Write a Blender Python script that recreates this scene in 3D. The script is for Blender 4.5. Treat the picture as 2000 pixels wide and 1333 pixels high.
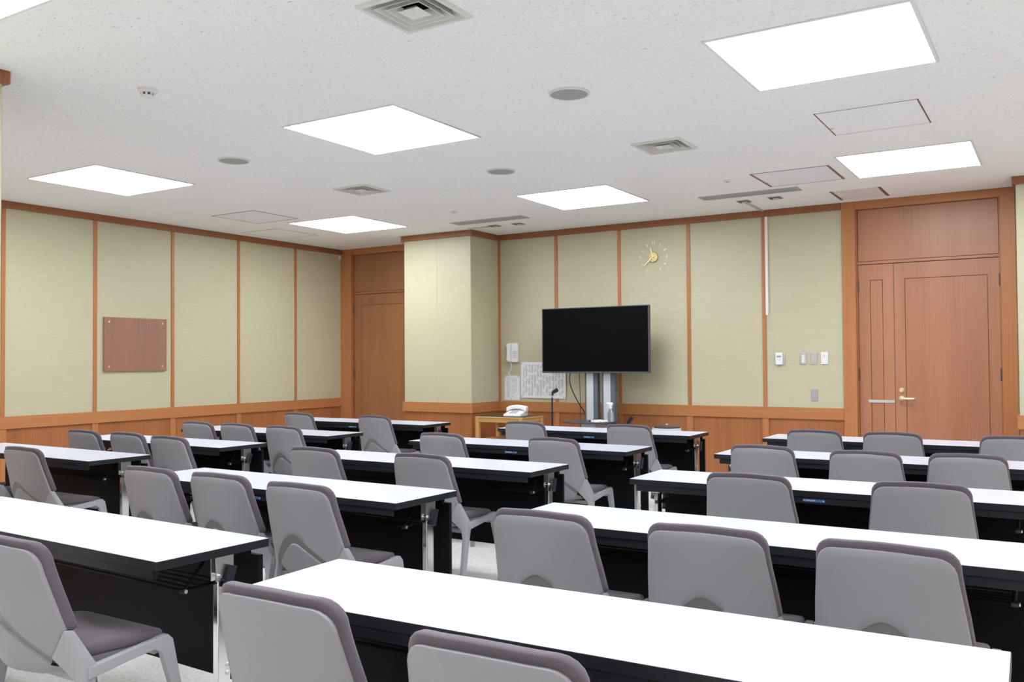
import bpy, bmesh, math, random
from mathutils import Matrix, Vector
R = math.radians
for o in list(bpy.data.objects): bpy.data.objects.remove(o)
scene = bpy.context.scene
COL = scene.collection
random.seed(7)

# ------------------------------------------------------------------ camera
F_PX, PIT, YAW, ROL, CAM_H = 1739.3, R(1.2528), R(-31.7626), R(-0.394), 1.3044
fw = Vector((math.sin(YAW)*math.cos(PIT), math.cos(YAW)*math.cos(PIT), math.sin(PIT)))
rt = Vector((math.cos(YAW), -math.sin(YAW), 0)); up = rt.cross(fw)
rt2 = rt*math.cos(ROL)+up*math.sin(ROL); up2 = -rt*math.sin(ROL)+up*math.cos(ROL)
cd = bpy.data.cameras.new('camera'); cam = bpy.data.objects.new('camera', cd); COL.objects.link(cam)
m = Matrix((( rt2.x, up2.x, -fw.x, 0), (rt2.y, up2.y, -fw.y, 0), (rt2.z, up2.z, -fw.z, CAM_H), (0,0,0,1)))
cam.matrix_world = m
cd.sensor_fit = 'HORIZONTAL'; cd.sensor_width = 36; cd.lens = 36*F_PX/2000; cd.clip_start = .05; cd.clip_end = 60
scene.camera = cam

# ------------------------------------------------------------------ world, exposure
w = bpy.data.worlds.new('world'); scene.world = w; w.use_nodes = True
w.node_tree.nodes['Background'].inputs[0].default_value = (.8,.85,.9,1); w.node_tree.nodes['Background'].inputs[1].default_value = .05
vs = scene.view_settings
vs.view_transform = 'Standard'; vs.look = 'None'; vs.gamma = 1; vs.use_curve_mapping = False
vs.exposure = 0.0
LIGHT_STRENGTH = 18.0
LIGHT_COLOUR = (.915, .965, 1.03)

# ------------------------------------------------------------------ materials
MATS = {}
def new_mat(name):
    m = bpy.data.materials.new(name); m.use_nodes = True; MATS[name] = m
    return m, m.node_tree, m.node_tree.nodes['Principled BSDF']
def setin(b, **k):
    for n, v in k.items():
        n = n.replace('_', ' ')
        if n in b.inputs: b.inputs[n].default_value = v
def plain(name, col, rough=.5, metal=0, spec=.5, noise=.0, nscale=30, bump=0, **kw):
    m, nt, b = new_mat(name)
    setin(b, Base_Color=(*col,1), Roughness=rough, Metallic=metal, Specular_IOR_Level=spec, **kw)
    if noise or bump:
        tc = nt.nodes.new('ShaderNodeTexCoord'); nz = nt.nodes.new('ShaderNodeTexNoise'); nz.inputs['Scale'].default_value = nscale; nz.inputs['Detail'].default_value = 4
        nt.links.new(tc.outputs['Object'], nz.inputs['Vector'])
        if noise:
            rp = nt.nodes.new('ShaderNodeValToRGB'); e = rp.color_ramp.elements
            e[0].position = .3; e[1].position = .7
            e[0].color = (*[c*(1-noise) for c in col],1); e[1].color = (*[min(1,c*(1+noise)) for c in col],1)
            nt.links.new(nz.outputs[0], rp.inputs[0]); nt.links.new(rp.outputs[0], b.inputs['Base Color'])
        if bump:
            bp = nt.nodes.new('ShaderNodeBump'); bp.inputs['Strength'].default_value = bump; bp.inputs['Distance'].default_value = .002
            nt.links.new(nz.outputs[0], bp.inputs['Height']); nt.links.new(bp.outputs[0], b.inputs['Normal'])
    return m
def wood(name, ca, cb, axis, rough=.38):
    """fine straight grain running along one world axis"""
    m, nt, b = new_mat(name); L = nt.links.new
    tc = nt.nodes.new('ShaderNodeTexCoord'); mp = nt.nodes.new('ShaderNodeMapping')
    sc = [70, 70, 70]; sc[axis] = 1.4; mp.inputs['Scale'].default_value = sc
    L(tc.outputs['Object'], mp.inputs['Vector'])
    n1 = nt.nodes.new('ShaderNodeTexNoise'); n1.inputs['Scale'].default_value = 1.0; n1.inputs['Detail'].default_value = 5; n1.inputs['Roughness'].default_value = .65
    L(mp.outputs[0], n1.inputs['Vector'])
    mp2 = nt.nodes.new('ShaderNodeMapping'); sc2 = [5, 5, 5]; sc2[axis] = .25; mp2.inputs['Scale'].default_value = sc2
    L(tc.outputs['Object'], mp2.inputs['Vector'])
    n2 = nt.nodes.new('ShaderNodeTexNoise'); n2.inputs['Scale'].default_value = 1.0; n2.inputs['Detail'].default_value = 2
    L(mp2.outputs[0], n2.inputs['Vector'])
    mx = nt.nodes.new('ShaderNodeMath'); mx.operation = 'MULTIPLY_ADD'; mx.inputs[1].default_value = .55
    L(n1.outputs[0], mx.inputs[0])
    m2 = nt.nodes.new('ShaderNodeMath'); m2.operation = 'MULTIPLY'; m2.inputs[1].default_value = .45; L(n2.outputs[0], m2.inputs[0]); L(m2.outputs[0], mx.inputs[2])
    rp = nt.nodes.new('ShaderNodeValToRGB'); e = rp.color_ramp.elements
    e[0].position = .34; e[1].position = .66; e[0].color = (*ca,1); e[1].color = (*cb,1)
    L(mx.outputs[0], rp.inputs[0]); L(rp.outputs[0], b.inputs['Base Color'])
    setin(b, Roughness=rough, Specular_IOR_Level=.45)
    bp = nt.nodes.new('ShaderNodeBump'); bp.inputs['Strength'].default_value = .12; bp.inputs['Distance'].default_value = .001
    L(n1.outputs[0], bp.inputs['Height']); L(bp.outputs[0], b.inputs['Normal'])
    return m
def wallpaper(name, ca, cb):
    m, nt, b = new_mat(name); L = nt.links.new
    tc = nt.nodes.new('ShaderNodeTexCoord')
    def streak(sc, detail):
        mp = nt.nodes.new('ShaderNodeMapping'); mp.inputs['Scale'].default_value = sc
        L(tc.outputs['Object'], mp.inputs['Vector'])
        n = nt.nodes.new('ShaderNodeTexNoise'); n.inputs['Scale'].default_value = 1; n.inputs['Detail'].default_value = detail; n.inputs['Distortion'].default_value = .6
        L(mp.outputs[0], n.inputs['Vector']); return n
    a = streak((7,7,110), 4); c = streak((2,2,9), 2)
    ad = nt.nodes.new('ShaderNodeMath'); ad.operation = 'MULTIPLY_ADD'; ad.inputs[1].default_value = .7
    ml = nt.nodes.new('ShaderNodeMath'); ml.operation = 'MULTIPLY'; ml.inputs[1].default_value = .3
    L(c.outputs[0], ml.inputs[0]); L(a.outputs[0], ad.inputs[0]); L(ml.outputs[0], ad.inputs[2])
    rp = nt.nodes.new('ShaderNodeValToRGB'); e = rp.color_ramp.elements
    e[0].position = .38; e[1].position = .62; e[0].color = (*ca,1); e[1].color = (*cb,1)
    L(ad.outputs[0], rp.inputs[0]); L(rp.outputs[0], b.inputs['Base Color'])
    setin(b, Roughness=.42, Specular_IOR_Level=.45)
    bp = nt.nodes.new('ShaderNodeBump'); bp.inputs['Strength'].default_value = .35; bp.inputs['Distance'].default_value = .004
    L(ad.outputs[0], bp.inputs['Height']); L(bp.outputs[0], b.inputs['Normal'])
    return m
def ceiling_mat(name):
    m, nt, b = new_mat(name); L = nt.links.new
    tc = nt.nodes.new('ShaderNodeTexCoord'); mp = nt.nodes.new('ShaderNodeMapping'); mp.inputs['Scale'].default_value = (50, 125, 50)
    L(tc.outputs['Object'], mp.inputs['Vector'])
    n = nt.nodes.new('ShaderNodeTexNoise'); n.inputs['Scale'].default_value = 1; n.inputs['Detail'].default_value = 3; n.inputs['Roughness'].default_value = .7; n.inputs['Distortion'].default_value = .8
    L(mp.outputs[0], n.inputs['Vector'])
    rp = nt.nodes.new('ShaderNodeValToRGB'); e = rp.color_ramp.elements
    e[0].position = .33; e[1].position = .385; e[0].color = (.54,.53,.51,1); e[1].color = (.93,.935,.92,1)
    L(n.outputs[0], rp.inputs[0]); L(rp.outputs[0], b.inputs['Base Color'])
    setin(b, Roughness=.9, Specular_IOR_Level=.15)
    bp = nt.nodes.new('ShaderNodeBump'); bp.inputs['Strength'].default_value = .4; bp.inputs['Distance'].default_value = .003
    L(rp.outputs[0], bp.inputs['Height']); L(bp.outputs[0], b.inputs['Normal'])
    return m
def fabric(name, ca, cb, scale=900):
    m, nt, b = new_mat(name); L = nt.links.new
    tc = nt.nodes.new('ShaderNodeTexCoord'); wv = nt.nodes.new('ShaderNodeTexWave'); wv.inputs['Scale'].default_value = scale/14; wv.bands_direction = 'DIAGONAL'
    wv.inputs['Distortion'].default_value = 1.2
    L(tc.outputs['Object'], wv.inputs['Vector'])
    nz = nt.nodes.new('ShaderNodeTexNoise'); nz.inputs['Scale'].default_value = scale/2.5; L(tc.outputs['Object'], nz.inputs['Vector'])
    ad = nt.nodes.new('ShaderNodeMath'); ad.operation = 'MULTIPLY_ADD'; ad.inputs[1].default_value = .45; L(wv.outputs[1], ad.inputs[0])
    m2 = nt.nodes.new('ShaderNodeMath'); m2.operation = 'MULTIPLY'; m2.inputs[1].default_value = .55; L(nz.outputs[0], m2.inputs[0]); L(m2.outputs[0], ad.inputs[2])
    rp = nt.nodes.new('ShaderNodeValToRGB'); e = rp.color_ramp.elements; e[0].position = .2; e[1].position = .8; e[0].color = (*ca,1); e[1].color = (*cb,1)
    L(ad.outputs[0], rp.inputs[0]); L(rp.outputs[0], b.inputs['Base Color'])
    setin(b, Roughness=.9, Specular_IOR_Level=.2, Sheen_Weight=.18, Sheen_Roughness=.5)
    bp = nt.nodes.new('ShaderNodeBump'); bp.inputs['Strength'].default_value = .3; bp.inputs['Distance'].default_value = .001
    L(ad.outputs[0], bp.inputs['Height']); L(bp.outputs[0], b.inputs['Normal'])
    return m
def print_mat(name, w, h, cols, rows, density, margin):
    """sheet of paper with dense unreadable columns of tiny print (flat print, object x/z)"""
    m, nt, b = new_mat(name); L = nt.links.new
    def math_(op, a, bb=None, clamp=False):
        n = nt.nodes.new('ShaderNodeMath'); n.operation = op; n.use_clamp = clamp
        for i, v in enumerate((a, bb)):
            if v is None: continue
            if isinstance(v, (int, float)): n.inputs[i].default_value = v
            else: L(v, n.inputs[i])
        return n.outputs[0]
    tc = nt.nodes.new('ShaderNodeTexCoord'); sp = nt.nodes.new('ShaderNodeSeparateXYZ'); L(tc.outputs['Object'], sp.inputs[0])
    u = math_('DIVIDE', sp.outputs[0], w); v = math_('DIVIDE', sp.outputs[2], h)
    cu = math_('FRACT', math_('MULTIPLY', u, cols)); rv = math_('FRACT', math_('MULTIPLY', v, rows))
    colm = math_('LESS_THAN', cu, .72); rowm = math_('LESS_THAN', rv, .6)
    nz = nt.nodes.new('ShaderNodeTexNoise'); nz.inputs['Scale'].default_value = 420; nz.inputs['Detail'].default_value = 1; L(tc.outputs['Object'], nz.inputs['Vector'])
    gl = math_('GREATER_THAN', nz.outputs[0], density)
    mp = nt.nodes.new('ShaderNodeMapping'); mp.inputs['Scale'].default_value = (cols/w*.9, 1, 9/h); L(tc.outputs['Object'], mp.inputs[0])
    n2 = nt.nodes.new('ShaderNodeTexNoise'); n2.inputs['Scale'].default_value = 1; n2.inputs['Detail'].default_value = 0; L(mp.outputs[0], n2.inputs['Vector'])
    pres = math_('GREATER_THAN', n2.outputs[0], .42)
    ins = math_('MULTIPLY', math_('LESS_THAN', math_('ABSOLUTE', u), .5-margin[0]), math_('LESS_THAN', math_('ABSOLUTE', v), .5-margin[1]))
    mask = math_('MULTIPLY', math_('MULTIPLY', math_('MULTIPLY', colm, rowm), math_('MULTIPLY', gl, pres)), ins)
    mx = nt.nodes.new('ShaderNodeMix'); mx.data_type = 'RGBA'
    mx.inputs[6].default_value = (.80,.81,.84,1); mx.inputs[7].default_value = (.24,.24,.26,1)
    L(mask, mx.inputs[0]); L(mx.outputs[2], b.inputs['Base Color']); setin(b, Roughness=.6)
    return m
def emit(name, col, strength):
    m, nt, b = new_mat(name)
    setin(b, Base_Color=(.8,.8,.8,1), Emission_Color=(*col,1), Emission_Strength=strength)
    return m

W_OR_A, W_OR_B = (.39,.148,.05), (.50,.21,.08)
wood('trim_wood_v', W_OR_A, W_OR_B, 2); wood('trim_wood_x', W_OR_A, W_OR_B, 0); wood('trim_wood_y', W_OR_A, W_OR_B, 1)
wood('crown_wood_shaded', (.26,.088,.036), (.33,.122,.052), 2)  # darker than the trim; weak grazing light under the ceiling put into colour
wood('panel_wood', (.30,.105,.035), (.40,.150,.053), 2)
wood('door_wood_shaded', (.27,.112,.045), (.36,.158,.068), 2, .4)  # darker, more orange door wood; shade of the far left corner in its colour
wood('door_wood', (.36,.150,.080), (.455,.205,.115), 2, .34)
wood('board_wood', (.27,.125,.085), (.34,.165,.115), 2, .5)
wood('oak_v', (.50,.26,.085), (.62,.35,.13), 2); wood('oak_x', (.50,.26,.085), (.62,.35,.13), 0); wood('oak_y', (.50,.26,.085), (.62,.35,.13), 1)
wallpaper('wall_fabric', (.502,.468,.318), (.535,.498,.342))
ceiling_mat('ceiling_board')
plain('carpet', (.645,.63,.605), .95, noise=.14, nscale=60, bump=.5, spec=.1)
plain('table_white', (.58,.60,.685), .26, spec=.4)
plain('table_edge', (.011,.0125,.017), .45, spec=.3)
plain('table_black', (.0055,.006,.0075), .5, spec=.1)
plain('chrome', (.82,.83,.82), .12, metal=1)
plain('chrome_soft', (.72,.73,.73), .28, metal=1)
plain('navy_plastic', (.009,.012,.024), .4, spec=.35)
plain('sticker_blue', (.06,.13,.36), .4); plain('sticker_white', (.65,.70,.80), .4)
plain('chair_plastic', (.268,.262,.282), .48, spec=.45, bump=.06, nscale=700)
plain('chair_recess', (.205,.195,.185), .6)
plain('chair_frame', (.33,.33,.35), .42, spec=.5)
fabric('chair_fabric', (.090,.073,.088), (.136,.112,.132), 1250)
plain('white_paint', (.80,.80,.80), .5); plain('white_plastic', (.78,.78,.77), .35); plain('grey_paint', (.55,.56,.53), .5)
plain('grille_grey', (.36,.38,.35), .7, noise=.06, nscale=400); plain('vent_paint', (.74,.75,.71), .45); plain('cavity_black', (.01,.01,.01), .9)
plain('hatch_white', (.86,.86,.90), .6); plain('hatch_edge', (.14,.10,.08), .5); plain('hatch_brown', (.22,.10,.06), .5); plain('hatch_line', (.30,.29,.27), .6)
plain('slot_grey', (.42,.44,.43), .5); plain('sensor_dark', (.06,.055,.045), .5); plain('raceway_beige', (.55,.53,.47), .5)
plain('gold_pale', (.95,.86,.58), .3, metal=.5); plain('gold', (.62,.50,.22), .28, metal=.75); plain('brass', (.92,.82,.58), .32, metal=.7); plain('bronze', (.16,.125,.085), .4, metal=.8)
plain('steel', (.62,.63,.66), .32, metal=.9); plain('steel_strip', (.75,.75,.74), .35, metal=.7)
plain('black_plastic', (.012,.012,.013), .35); plain('dark_rubber', (.02,.02,.02), .7); plain('tv_screen', (.003,.003,.0035), .2, spec=.07); plain('tv_bezel', (.055,.06,.085), .35)
plain('alu_light', (.62,.64,.68), .35, metal=.35); plain('stand_dark', (.10,.115,.14), .45); plain('tray_dark', (.05,.05,.055), .4)
plain('cloth_white', (.85,.85,.86), .9, noise=.05, nscale=60); plain('paper_white', (.80,.81,.84), .7)
plain('lcd_grey', (.30,.36,.34), .3); plain('button_grey', (.55,.56,.58), .4); plain('bin_bag', (.72,.78,.86), .35); plain('bin_lid', (.055,.035,.028), .4)
plain('bottle_clear', (.75,.80,.85), .08, spec=.5, Transmission_Weight=.85, IOR=1.3); plain('lilac', (.35,.35,.60), .4)
plain('mat_black', (.018,.018,.02), .5); plain('mat_grey', (.22,.22,.21), .6)
print_mat('print_chart', .589, .412, 15, 46, .46, (.05,.07)); print_mat('print_notice', .209, .285, 2.0, 26, .55, (.16,.08))
emit('diffuser', LIGHT_COLOUR, LIGHT_STRENGTH)

# ------------------------------------------------------------------ mesh helpers
class MB:
    def __init__(s): s.v = []; s.f = []
    def add(s, vs, fs):
        n = len(s.v); s.v += [tuple(v) for v in vs]; s.f += [tuple(i+n for i in f) for f in fs]; return s
    def box(s, x0, x1, y0, y1, z0, z1):
        return s.add([(x0,y0,z0),(x1,y0,z0),(x1,y1,z0),(x0,y1,z0),(x0,y0,z1),(x1,y0,z1),(x1,y1,z1),(x0,y1,z1)],
                     [(0,3,2,1),(4,5,6,7),(0,1,5,4),(1,2,6,5),(2,3,7,6),(3,0,4,7)])
    def cbox(s, c, d, rot=None):
        hx, hy, hz = d[0]/2, d[1]/2, d[2]/2
        n0 = len(s.v); s.box(-hx,hx,-hy,hy,-hz,hz); M = rot or Matrix.Identity(3)
        for i in range(n0, len(s.v)): s.v[i] = tuple(M @ Vector(s.v[i]) + Vector(c))
        return s
    def loft(s, loops, cap0=True, cap1=True, closed=True):
        n = len(loops[0]); vs = [p for l in loops for p in l]; fs = []
        for k in range(len(loops)-1):
            for i in range(n if closed else n-1):
                j = (i+1) % n; fs.append((k*n+i, k*n+j, (k+1)*n+j, (k+1)*n+i))
        if cap0: fs.append(tuple(range(n-1,-1,-1)))
        if cap1: fs.append(tuple((len(loops)-1)*n+i for i in range(n)))
        return s.add(vs, fs)
    def tube(s, pts, r, n=8, caps=True):
        pts = [Vector(p) for p in pts]; loops = []; prev = None
        for i, p in enumerate(pts):
            t = (pts[min(i+1,len(pts)-1)]-pts[max(i-1,0)]).normalized()
            if prev is None:
                a = Vector((0,0,1)) if abs(t.z) < .9 else Vector((1,0,0)); u = t.cross(a).normalized()
            else:
                u = (prev - t*prev.dot(t)).normalized()
            prev = u; v = t.cross(u); rr = r[i] if isinstance(r, (list,tuple)) else r
            loops.append([p+u*math.cos(2*math.pi*k/n)*rr+v*math.sin(2*math.pi*k/n)*rr for k in range(n)])
        return s.loft(loops, caps, caps)
    def lathe(s, prof, c=(0,0,0), n=32, axis='z'):
        """prof: (radius, height) list; closes on the axis when radius is 0"""
        loops = []
        for r, h in prof:
            l = []
            for k in range(n):
                a = 2*math.pi*k/n; x, y = max(r,1e-5)*math.cos(a), max(r,1e-5)*math.sin(a)
                q = (x,y,h) if axis == 'z' else ((x,h,-y) if axis == 'y' else (h,x,y))
                l.append((c[0]+q[0], c[1]+q[1], c[2]+q[2]))
            loops.append(l)
        ring = prof[0][0] > 0 and prof[-1][0] > 0
        if ring: loops.append(loops[0])
        return s.loft(loops, not ring, not ring)
    def build(s, name, mat, parent=None, bevel=0, seg=2, smooth=None, kind=None, label=None):
        me = bpy.data.meshes.new(name); me.from_pydata(s.v, [], s.f); me.validate()
        bm = bmesh.new(); bm.from_mesh(me)
        bmesh.ops.remove_doubles(bm, verts=bm.verts, dist=1e-5)
        bmesh.ops.recalc_face_normals(bm, faces=bm.faces)
        if bevel:
            es = [e for e in bm.edges if len(e.link_faces) == 2 and e.calc_face_angle(0) > R(30)]
            bmesh.ops.bevel(bm, geom=es, offset=bevel, segments=seg, affect='EDGES', clamp_overlap=True, profile=.5)
        bm.to_mesh(me); bm.free()
        if smooth is not None:
            me.shade_smooth(); me.set_sharp_from_angle(angle=R(smooth))
        me.materials.append(MATS[mat])
        o = bpy.data.objects.new(name, me); COL.objects.link(o)
        if parent: o.parent = parent
        if kind: o['kind'] = kind
        if label: o['label'] = label
        return o
def box(name, mat, b, parent=None, bevel=0, **k): return MB().box(*b).build(name, mat, parent, bevel, **k)
def empty(name, loc=(0,0,0), rz=0):
    o = bpy.data.objects.new(name, None); o.empty_display_size = .1; COL.objects.link(o); o.location = loc; o.rotation_euler = (0,0,rz); return o
def tag(o, label, cat, group=None):
    o['label'] = label; o['category'] = cat
    if group: o['group'] = group
    return o
def struct(o, label=None):
    o['kind'] = 'structure'
    if label: o['label'] = label
    return o
def copy_tree(o, parent=None):
    c = o.copy(); COL.objects.link(c); c.parent = parent
    for ch in list(o.children): copy_tree(ch, c)
    return c
def text_mesh(txt, size, name, mat, parent, M, extrude=.001):
    cu = bpy.data.curves.new('glyph', 'FONT'); cu.body = txt; cu.size = size; cu.extrude = extrude; cu.align_x = 'CENTER'; cu.align_y = 'CENTER'; cu.resolution_u = 3
    ob = bpy.data.objects.new('glyph', cu); COL.objects.link(ob); bpy.context.view_layer.update()
    me = bpy.data.meshes.new_from_object(ob.evaluated_get(bpy.context.evaluated_depsgraph_get()))
    bpy.data.objects.remove(ob); bpy.data.curves.remove(cu)
    me.transform(M); me.materials.clear(); me.materials.append(MATS[mat])
    o = bpy.data.objects.new(name, me); COL.objects.link(o); o.parent = parent; return o

# ------------------------------------------------------------------ room
XL, YB, ZC = -8.137, 8.854, 2.783          # left wall, back wall, ceiling
XR, YF = 3.6, -3.4                         # walls behind / beside the camera
RB, RT = .715, .828                        # chair rail
CB = 2.718                                 # crown underside
box('floor', 'carpet', (XL-.2, XR+.2, YF-.2, YB+.3, -.1, 0), kind='structure')

LX = (-6.54, -3.70, -.955, 1.85); LY = (-1.25, 1.62, 4.42, 7.23); LH = .437
VENTS = ((-2.30,2.955), (-2.32,5.765), (-5.10,5.80)); VH = .178
SLOTS = ((-5.12,7.825), (-2.37,7.87))
def make_ceiling():
    holes = [(x-VH+.02,x+VH-.02,y-VH+.02,y+VH-.02) for x,y in VENTS]+[(x-.43,x+.43,y-.075,y+.075) for x,y in SLOTS]
    xs = sorted({XL-.2, XR+.2, *[h[0] for h in holes], *[h[1] for h in holes]}); ys = sorted({YF-.2, YB+.3, *[h[2] for h in holes], *[h[3] for h in holes]})
    mb = MB()
    for i in range(len(xs)-1):
        for j in range(len(ys)-1):
            cx, cy = (xs[i]+xs[i+1])/2, (ys[j]+ys[j+1])/2
            if any(h[0]<cx<h[1] and h[2]<cy<h[3] for h in holes): continue
            mb.add([(xs[i],ys[j],ZC),(xs[i],ys[j+1],ZC),(xs[i+1],ys[j+1],ZC),(xs[i+1],ys[j],ZC)], [(0,1,2,3)])
    top = .25
    mb.add([(XL-.2,YF-.2,ZC+top),(XR+.2,YF-.2,ZC+top),(XR+.2,YB+.3,ZC+top),(XL-.2,YB+.3,ZC+top)], [(0,1,2,3)])
    o = mb.build('ceiling', 'ceiling_board', kind='structure')
make_ceiling()

def run(parent, fixed, along, a0, a1, battens, facing, fabric_seams=(), stiles=True, corner=False):
    """panelled wall finish. along 'x' or 'y'; fixed = wall face coordinate; facing = +-1 normal direction; battens = batten centres"""
    def bx(a, b, d0, d1, z0, z1):          # d = distance out from the wall face
        p, q = sorted((fixed+facing*d0, fixed+facing*d1))
        return (a, b, p, q, z0, z1) if along == 'x' else (p, q, a, b, z0, z1)
    wh = 'trim_wood_x' if along == 'x' else 'trim_wood_y'
    box('crown_moulding', 'crown_wood_shaded', bx(a0, a1, 0, .032, CB, ZC), parent, .003)
    box('chair_rail', wh, bx(a0, a1, 0, .022, RB, RT), parent, .003)
    box('baseboard', wh, bx(a0, a1, 0, .016, 0, .09), parent, .002)
    edges = [a0]+list(battens)+[a1]
    cuts = sorted(list(edges)+list(fabric_seams))
    for i in range(len(cuts)-1):
        g = .0008
        box('fabric_panel', 'wall_fabric', bx(cuts[i]+g, cuts[i+1]-g, 0, .006, RT, CB), parent)
    for i in range(len(edges)-1):
        box('wainscot_panel', 'panel_wood', bx(edges[i], edges[i+1], 0, .004, .09, RB), parent)
    for b in battens:
        box('batten', 'trim_wood_v', bx(b-.019, b+.019, .004, .016, RT, CB), parent, .002)
        if stiles: box('wainscot_stile', 'trim_wood_v', bx(b-.033, b+.033, .003, .016, .09, RB), parent, .002)

T = .15
# left wall
wl = struct(box('wall_left', 'white_paint', (XL-T, XL, YF-T, YB+T, 0, ZC)), 'long left wall with olive fabric panels above wooden wainscot')
lb = [8.007-.9*k for k in range(12)]
run(wl, XL, 'y', YF, YB, sorted(lb), 1)
# back wall: three stretches with two door openings
wb = struct(MB().box(XL-T, -8.03, YB, YB+T, 0, ZC).box(-6.93, -1.773, YB, YB+T, 0, ZC).box(-.345, XR+T, YB, YB+T, 0, ZC).build('wall_back', 'white_paint'), 'back wall with olive fabric panels behind the television')
PX0, PX1, PY = -6.617, -5.668, 8.285       # left column
run(wb, YB, 'x', PX1, -1.773, [-4.882,-4.097,-3.308,-2.523], -1)
box('batten', 'trim_wood_v', (PX1, PX1+.038, YB-.016, YB-.003, RT, CB), wb, .002)
def column(name, x0, x1, y0, y1, faces, label, seam=None):
    c = struct(box(name, 'white_paint', (x0, x1, y0, y1, 0, ZC)), label)
    if 'f' in faces: run(c, y0, 'x', x0-.001, x1+.001, [], -1, [seam] if seam else [])
    if 'b' in faces: run(c, y1, 'x', x0-.001, x1+.001, [], 1)
    if 'r' in faces: run(c, x1, 'y', y0, y1, [], 1)
    if 'l' in faces: run(c, x0, 'y', y0, y1, [], -1)
    # close the mitred corners of crown and rail
    for (cx, fx, k) in ((x0, -1, 'l'), (x1, 1, 'r')):
        for (cy, fy, k2) in ((y0, -1, 'f'), (y1, 1, 'b')):
            if k in faces and k2 in faces:
                for d, z0, z1, nm in ((.032,CB,ZC,'crown_moulding'),(.022,RB,RT,'chair_rail'),(.016,0,.09,'baseboard')):
                    xa, xb = sorted((cx, cx+fx*d)); ya, yb = sorted((cy, cy+fy*d))
                    box(nm, 'crown_wood_shaded' if nm[0] == 'c' and nm[1] == 'r' else 'trim_wood_x', (xa, xb, ya, yb, z0, z1), c)
    return c
column('wall_column_left', PX0, PX1, PY, YB, 'flr', 'projecting wall column with pale olive fabric beside the television corner', (PX0+PX1)/2)
column('wall_column_right', -.305, .66, 8.36, YB, 'flr', 'projecting wall column at the right edge beside the double door')
column('wall_column_near', -5.50, -4.533, 1.50, 2.44, 'fblr', 'free-standing near column cut by the left edge of the picture')
run(wb, YB, 'x', .66, XR, [1.45, 2.24, 3.03], -1)
wr = struct(box('wall_right', 'white_paint', (XR, XR+T, YF-T, YB+T, 0, ZC)), 'right wall with olive fabric panels, beside the camera')
run(wr, XR, 'y', YF, YB, [8.007-.9*k for k in range(11,-1,-1)], -1)
wf = struct(box('wall_front', 'white_paint', (XL-T, XR+T, YF-T, YF, 0, ZC)), 'wall with olive fabric panels behind the camera')
run(wf, YF, 'x', XL, XR, [-7.35+.9*k for k in range(12)], 1)

# ------------------------------------------------------------------ doors
def hinge(parent, x, y, z):
    mb = MB(); mb.tube([(x,y,z-.055),(x,y,z+.055)], .008, 10); mb.box(x-.010, x+.010, y+.004, y+.010, z-.055, z+.055)
    mb.lathe([(.0,-.062),(.006,-.060),(.006,-.055)], (x,y,z), 10); mb.lathe([(.006,.055),(.006,.060),(0,.062)], (x,y,z), 10)
    return mb.build('hinge', 'bronze', parent, label='dark bronze hinge')
def leaf(parent, x0, x1, z1, ins, name='door_leaf', y=YB+.015, mat='door_wood'):
    """door leaf with a flush inset panel set off by a thin groove; ins = (xa, xb, zb, zt)"""
    xa, xb, zb, zt = ins; mb = MB(); y1 = y+.04
    mb.box(x0, xa, y, y1, .006, z1); mb.box(xb, x1, y, y1, .006, z1); mb.box(xa, xb, y, y1, zt, z1); mb.box(xa, xb, y, y1, .006, zb); mb.box(xa, xb, y+.022, y1, zb, zt)
    o = mb.build(name, mat, parent)
    g = .0048
    box('inset_panel', mat, (xa+g, xb-g, y+.0012, y+.022, zb+g, zt-g), o)
    return o
def door(name, label, x0, x1, jl, jr, x_frame0, x_frame1, mat='door_wood'):
    d = struct(empty(name, ((x0+x1)/2, YB, 0)), label); d.location = (0,0,0)
    box('jamb', 'trim_wood_v', (x_frame0, jl, YB-.03, YB+.10, 0, ZC), d, .003); box('jamb', 'trim_wood_v', (jr, x_frame1, YB-.03, YB+.10, 0, ZC), d, .003)
    box('header', 'trim_wood_x', (jl, jr, YB-.028, YB+.10, 2.705, ZC), d, .003)
    box('door_stop', 'panel_wood', (jl, jl+.014, YB+.002, YB+.10, 0, 2.705), d); box('door_stop', 'panel_wood', (jr-.014, jr, YB+.002, YB+.10, 0, 2.705), d)
    box('transom_bar', mat, (jl+.014, jr-.014, YB+.012, YB+.07, 2.186, 2.212), d, .002)
    box('transom_panel', mat, (jl+.018, jr-.018, YB+.018, YB+.06, 2.216, 2.702), d)
    box('backing', 'cavity_black', (jl, jr, YB+.10, YB+.12, 0, ZC), d)
    return d
d1 = door('door_1', 'reddish wooden double door with narrow side leaf and transom, on the right', -1.64, -.465, -1.653, -.452, -1.773, -.335)
sl = leaf(d1, -1.636, -1.3295, 2.180, (-1.535, -1.423, .22, 2.036), 'side_leaf')
ml = leaf(d1, -1.3245, -.4665, 2.180, (-1.234, -.556, .22, 2.036), 'main_leaf')
for z in (1.985, 1.150, .25): hinge(sl, -1.640, YB+.008, z); hinge(ml, -.462, YB+.008, z)
box('edge_strip', 'stand_dark', (-1.3293, -1.3247, YB+.024, YB+.05, .01, 2.178), sl, label='dark meeting strip')
box('push_strip', 'steel_strip', (-1.560, -1.332, YB+.008, YB+.0155, .888, .913), sl, .001, label='silver metal strip')
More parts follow.
